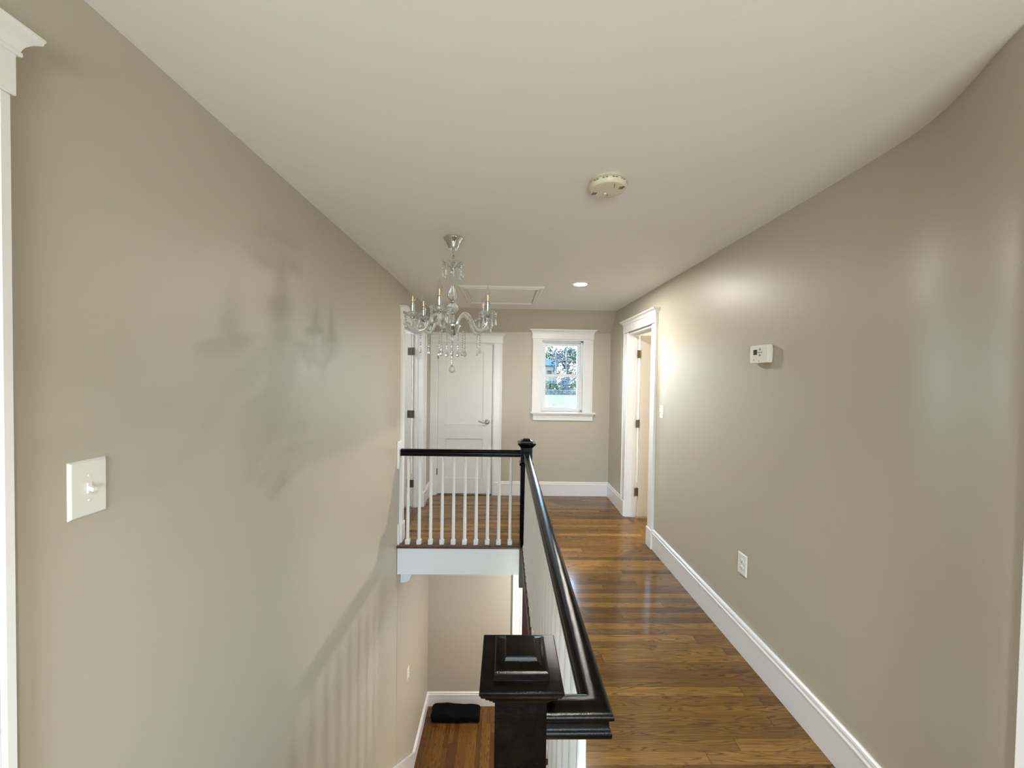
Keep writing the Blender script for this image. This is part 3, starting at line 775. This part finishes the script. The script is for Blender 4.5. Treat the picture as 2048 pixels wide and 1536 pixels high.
def make_arm():
    b = MB(); b.tube([(x, 0, z+1.925-CZ) for x, z in arm_pts()], .0092, 12)
    a = b.make('candle_arm', M_glass, ch, smooth=60)
    zc = 1.962-CZ
    b = MB(); b.lathe([(0,0),(.013,0),(.017,.006),(.010,.014),(0,.016)], (R0,0,zc-.010), 18); b.make('cup', M_chrome, a)
    pan(a, (R0,0,zc+.004), .055)
    b = MB(); b.lathe([(.0,0),(.0160,0),(.0160,.006),(.0140,.008),(.0140,.074),(.0152,.076),(.0152,.080),(.0105,.082),(.0105,.089),(.0,.090)], (R0,0,zc+.006), 24); b.make('candle_sleeve', M_chrome, a)
    b = MB(); b.lathe([(.0085,.0),(.012,.008),(.0185,.022),(.0190,.036),(.0140,.056),(.007,.074),(.0026,.090),(0,.095)], (R0,0,zc+.095), 20)
    lb = b.make('light_bulb', M_bulb, a)
    b = MB(); b.tube([(R0-.002,0,zc+.096),(R0-.002,0,zc+.116),(R0-.003,.001,zc+.126),(R0,0,zc+.132),(R0+.003,-.001,zc+.126),(R0+.002,0,zc+.116),(R0+.002,0,zc+.096)], .0011, 6); b.make('filament', M_fil, a)
    for k in range(6):
        t = 2*PI*k/6+.5
        strand(a, (R0+.050*math.cos(t), .050*math.sin(t), zc+.022), 2+(k%2), True, dw=.0095)
    # small bead chain from arm low point
    strand(a, (.196,0,1.925-.054-CZ), 6, True, dw=.007)
    # swag of beads from the arm's crest towards the pan
    b = MB()
    for i in range(9):
        t = i/8; b.ball((.125+.075*t, 0, 1.925-CZ+.040+.012*t-.03*math.sin(PI*t)+.0), .0048, 8)
    b.make('bead_swag', M_crys, a, smooth=20)
    return a
a0 = make_arm()
for i, (deg, _) in enumerate(arm_specs):
    a = a0 if i == 0 else copy_tree(a0, ch)
    a.rotation_euler = (0, 0, math.radians(deg))

# ================================================================ OUTSIDE (beyond the far window)
M_lawn = mat('lawn_grass', (.050,.055,.030), rough=.9, spec=0, vary=.5, vscale=3)
M_stone = mat('grey_field_stone', (.038,.040,.041), rough=.9, spec=0, vary=.5, vscale=2)
M_siding = mat('pale_siding', (.058,.055,.052), rough=.8, spec=0)
M_roof = mat('blue_grey_shingles', (.020,.030,.041), rough=.9, spec=0)
M_leaf = mat('green_leaves', (.026,.034,.023), rough=.8, spec=0, vary=.5, vscale=1)
M_leaf2 = mat('greyish_lilac_leaves', (.036,.040,.045), rough=.8, spec=0, vary=.5, vscale=1)
M_bark = mat('pale_bark', (.016,.015,.014), rough=.9, spec=0)
M_wdark = mat('dark_house_window', (.003,.004,.005), rough=.3, spec=0)
b = MB(); b.loft([[(-30,5.4,-3.2),(45,5.4,-3.2)],[(-30,24,-.75),(45,24,-.75)],[(-30,120,-.70),(45,120,-.70)]], closed=False, cap=False)
struct(b.make('ground', M_lawn, smooth=0), 'lawn behind the house')
def cl(px, Y): return (px-1010)*Y/762.4       # rough lateral position of an image column at depth Y (layout aid)
random.seed(11)
b = MB()
for r in range(3):
    x = cl(1070,50)+random.uniform(0,.3)
    while x < cl(1175,50):
        w = random.uniform(.35,.6); b.box(x, x+w*.95, 49.9+random.uniform(0,.08), 50.4, -.74+r*.22, -.74+r*.22+.205, .03); x += w
o = b.make('stone_wall', M_stone, None); thing(o, 'low grey field stone wall across the lawn outside the window', 'stone wall')
hs = thing(empty('house', (cl(1096,90), 90, -.75)), 'pale neighbouring house with blue grey roof seen through the window', 'house')
b = MB(); b.box(-9, 2.2, 0, 7, 0, 5.1); b.make('wall', M_siding, hs, smooth=0)
b = MB(); b.extr([(-9.4,-.5,5.0),(2.6,-.5,5.0),(2.6,3.5,6.6),(-9.4,3.5,6.6)], (0,.1,.15)); b.extr([(-9.4,7.5,5.0),(2.6,7.5,5.0),(2.6,3.5,6.6),(-9.4,3.5,6.6)], (0,.1,.15)); b.make('roof', M_roof, hs, smooth=0)
for x, z in ((.35,3.0),(-1.4,3.0),(.35,.6)):
    f = MB(); f.box(x-.62, x+.62, -.06, 0, z-.1, z+1.0); w = f.make('window', M_siding, hs, smooth=0)
    g = MB()
    for i in range(4):
        for j in range(2): g.box(x-.54+i*.28, x-.54+i*.28+.22, -.08, -.05, z+j*.46, z+j*.46+.38)
    g.make('pane', M_wdark, w, smooth=0)
def tree(name, x, Y, zb, zt, rad, m, label, nleaf=900, ls=.34, trunk=True, group='trees and shrubs outside the window'):
    e = thing(empty(name, (x, Y, zb)), label, 'tree' if 'tree' in name else 'shrub', group)
    h = zt-zb
    if trunk:
        b = MB(); b.tube([(0,0,-.1),(.05*h,0,h*.3),(0,.1,h*.7)], lambda t: .035*h*(1-.6*t), 8)
        for k in range(6):
            a = k*1.05; b.tube([(.03*h,0,h*(.25+.07*k)),(math.cos(a)*rad*.7, math.sin(a)*rad*.5, h*(.5+.07*k))], lambda t: .015*h*(1-.7*t), 6)
        b.make('trunk', M_bark, e)
    b = MB()
    for i in range(nleaf):
        while True:
            p = Vector((random.uniform(-1,1), random.uniform(-1,1), random.uniform(-1,1)))
            if p.length < 1 and math.sin(p.x*5+i%3)+math.sin(p.z*6) > -1.0: break
        c = Vector((p.x*rad, p.y*rad, h*(.58 if trunk else .5)+p.z*h*(.45 if trunk else .5)))
        n = Vector((random.gauss(0,1), random.gauss(0,1), random.gauss(0,1))).normalized()
        s = n.orthogonal().normalized()*ls*random.uniform(.5,1); t = n.cross(s)*.8
        vs = [b.bm.verts.new(c+s), b.bm.verts.new(c+t), b.bm.verts.new(c-s), b.bm.verts.new(c-t)]
        b.bm.faces.new(vs)
    b.make('foliage', m, e, smooth=0)
    return e
tree('broadleaf_tree', cl(1131,70), 70, -.75, 8.0, 2.6, M_leaf2, 'pale leafed tree in the middle of the window view', 1500, .26)
tree('broadleaf_tree', cl(1158,62), 62, -.75, 7.6, 2.2, M_leaf, 'green tree at the right side of the window view', 1200, .24)
tree('broadleaf_tree', cl(1098,120), 120, -.75, 11.5, 4.5, M_leaf, 'distant tree above the neighbouring house roof', 1500, .4)
tree('garden_shrub', cl(1096,54), 54, -.75, 1.1, 1.5, M_leaf, 'round green shrub in front of the neighbouring house', 700, .16, False)
tree('garden_shrub', cl(1130,58.5), 58.5, -.75, 1.7, 2.2, M_leaf2, 'wide greyish shrub behind the stone wall', 900, .18, False)
tree('garden_shrub', cl(1161,52.5), 52.5, -.75, 1.3, 1.3, M_leaf, 'small green shrub at the right end of the stone wall', 600, .16, False)

# ================================================================ LIGHT
# world: bright overcast daylight
W = bpy.data.worlds.new('World'); S.world = W; W.use_nodes = True
bg = W.node_tree.nodes['Background']
tcw = W.node_tree.nodes.new('ShaderNodeTexCoord'); sx = W.node_tree.nodes.new('ShaderNodeSeparateXYZ'); rp = W.node_tree.nodes.new('ShaderNodeValToRGB')
rp.color_ramp.elements[0].position = .48; rp.color_ramp.elements[0].color = (.50,.53,.50,1)
rp.color_ramp.elements[1].position = .62; rp.color_ramp.elements[1].color = (.55,.76,1.0,1)
ma = W.node_tree.nodes.new('ShaderNodeMath'); ma.operation = 'MULTIPLY_ADD'; ma.inputs[1].default_value = .5; ma.inputs[2].default_value = .5
W.node_tree.links.new(tcw.outputs['Generated'], sx.inputs[0]); W.node_tree.links.new(sx.outputs[2], ma.inputs[0]); W.node_tree.links.new(ma.outputs[0], rp.inputs[0]); W.node_tree.links.new(rp.outputs[0], bg.inputs[0])
bg.inputs[1].default_value = 12.0
def area(name, loc, rot, sx_, sy_, power, col=(1,1,1), shape='RECTANGLE', portal=False, spread=PI):
    l = bpy.data.lights.new(name, 'AREA'); l.shape = shape; l.size = sx_; l.size_y = sy_; l.energy = power; l.color = col; l.spread = spread
    l.cycles.is_portal = portal
    o = bpy.data.objects.new(name, l); COL.objects.link(o); o.location = loc; o.rotation_euler = rot
    return o
# area light default points -Z ; portals face into the room
area('portal_far_window', ((WX0+WX1)/2, YF+.175, (WZ0+WZ1)/2), (-PI/2, 0, 0), WX1-WX0, WZ1-WZ0, 1, portal=True)
area('portal_back_window', ((BW[0]+BW[1])/2, YB-T-.02, (BW[2]+BW[3])/2), (PI/2, 0, 0), BW[1]-BW[0], BW[3]-BW[2], 1, portal=True)
# the downlight lens gives the hallway its lamp light
M_lens.node_tree.nodes['Principled BSDF'].inputs['Emission Strength'].default_value = 400
# lamp of the right-hand room, lamp of the left-hand room, lamp of the lower hall, second hallway downlight behind the camera
area('right_room_lamp', (2.42, 4.42, CZ-.03), (0,0,0), .11, .11, 34, (1,.92,.80), 'DISK')
area('left_room_lamp', (-2.0, 4.0, CZ-.03), (0,0,0), .3, .3, 7, (.95,.97,1.0), 'DISK')
area('lower_hall_lamp', (1.1, 4.1, ZU-.02), (0,0,0), .30, .30, 27, (1,.96,.90), 'DISK')
area('near_hall_downlight', (.30, -.45, CZ-.02), (0,0,0), .13, .13, 12, (1,.95,.88), 'DISK', spread=math.radians(132))

# ================================================================ CAMERA
f_px, yaw, pit, rol, H = 762.41, .0190297, -.0200828, .0153900, 1.6053
cy, sy, cp, sp, cr, sr = math.cos(yaw), math.sin(yaw), math.cos(pit), math.sin(pit), math.cos(rol), math.sin(rol)
F = Vector((sy*cp, cy*cp, sp)); r0 = Vector((cy,-sy,0)); u0 = r0.cross(F)
Rr = cr*r0+sr*u0; U = -sr*r0+cr*u0
cam = bpy.data.cameras.new('camera'); cam.sensor_width = 36; cam.lens = f_px*36/2048; cam.clip_start = .02; cam.clip_end = 500
co = bpy.data.objects.new('camera', cam); COL.objects.link(co)
mtx = Matrix((Rr, U, -F)).transposed().to_4x4(); mtx.translation = (0, 0, H)
co.matrix_world = mtx
S.camera = co
S.view_settings.view_transform = 'Standard'; S.view_settings.look = 'None'; S.view_settings.exposure = 1.54; S.view_settings.gamma = 1
S.view_settings.use_curve_mapping = False
S.cycles.max_bounces = 12; S.cycles.diffuse_bounces = 6; S.cycles.glossy_bounces = 4; S.cycles.transmission_bounces = 8
S.cycles.caustics_reflective = False; S.cycles.caustics_refractive = False
S.cycles.sample_clamp_indirect = 6
S.cycles.use_denoising = True
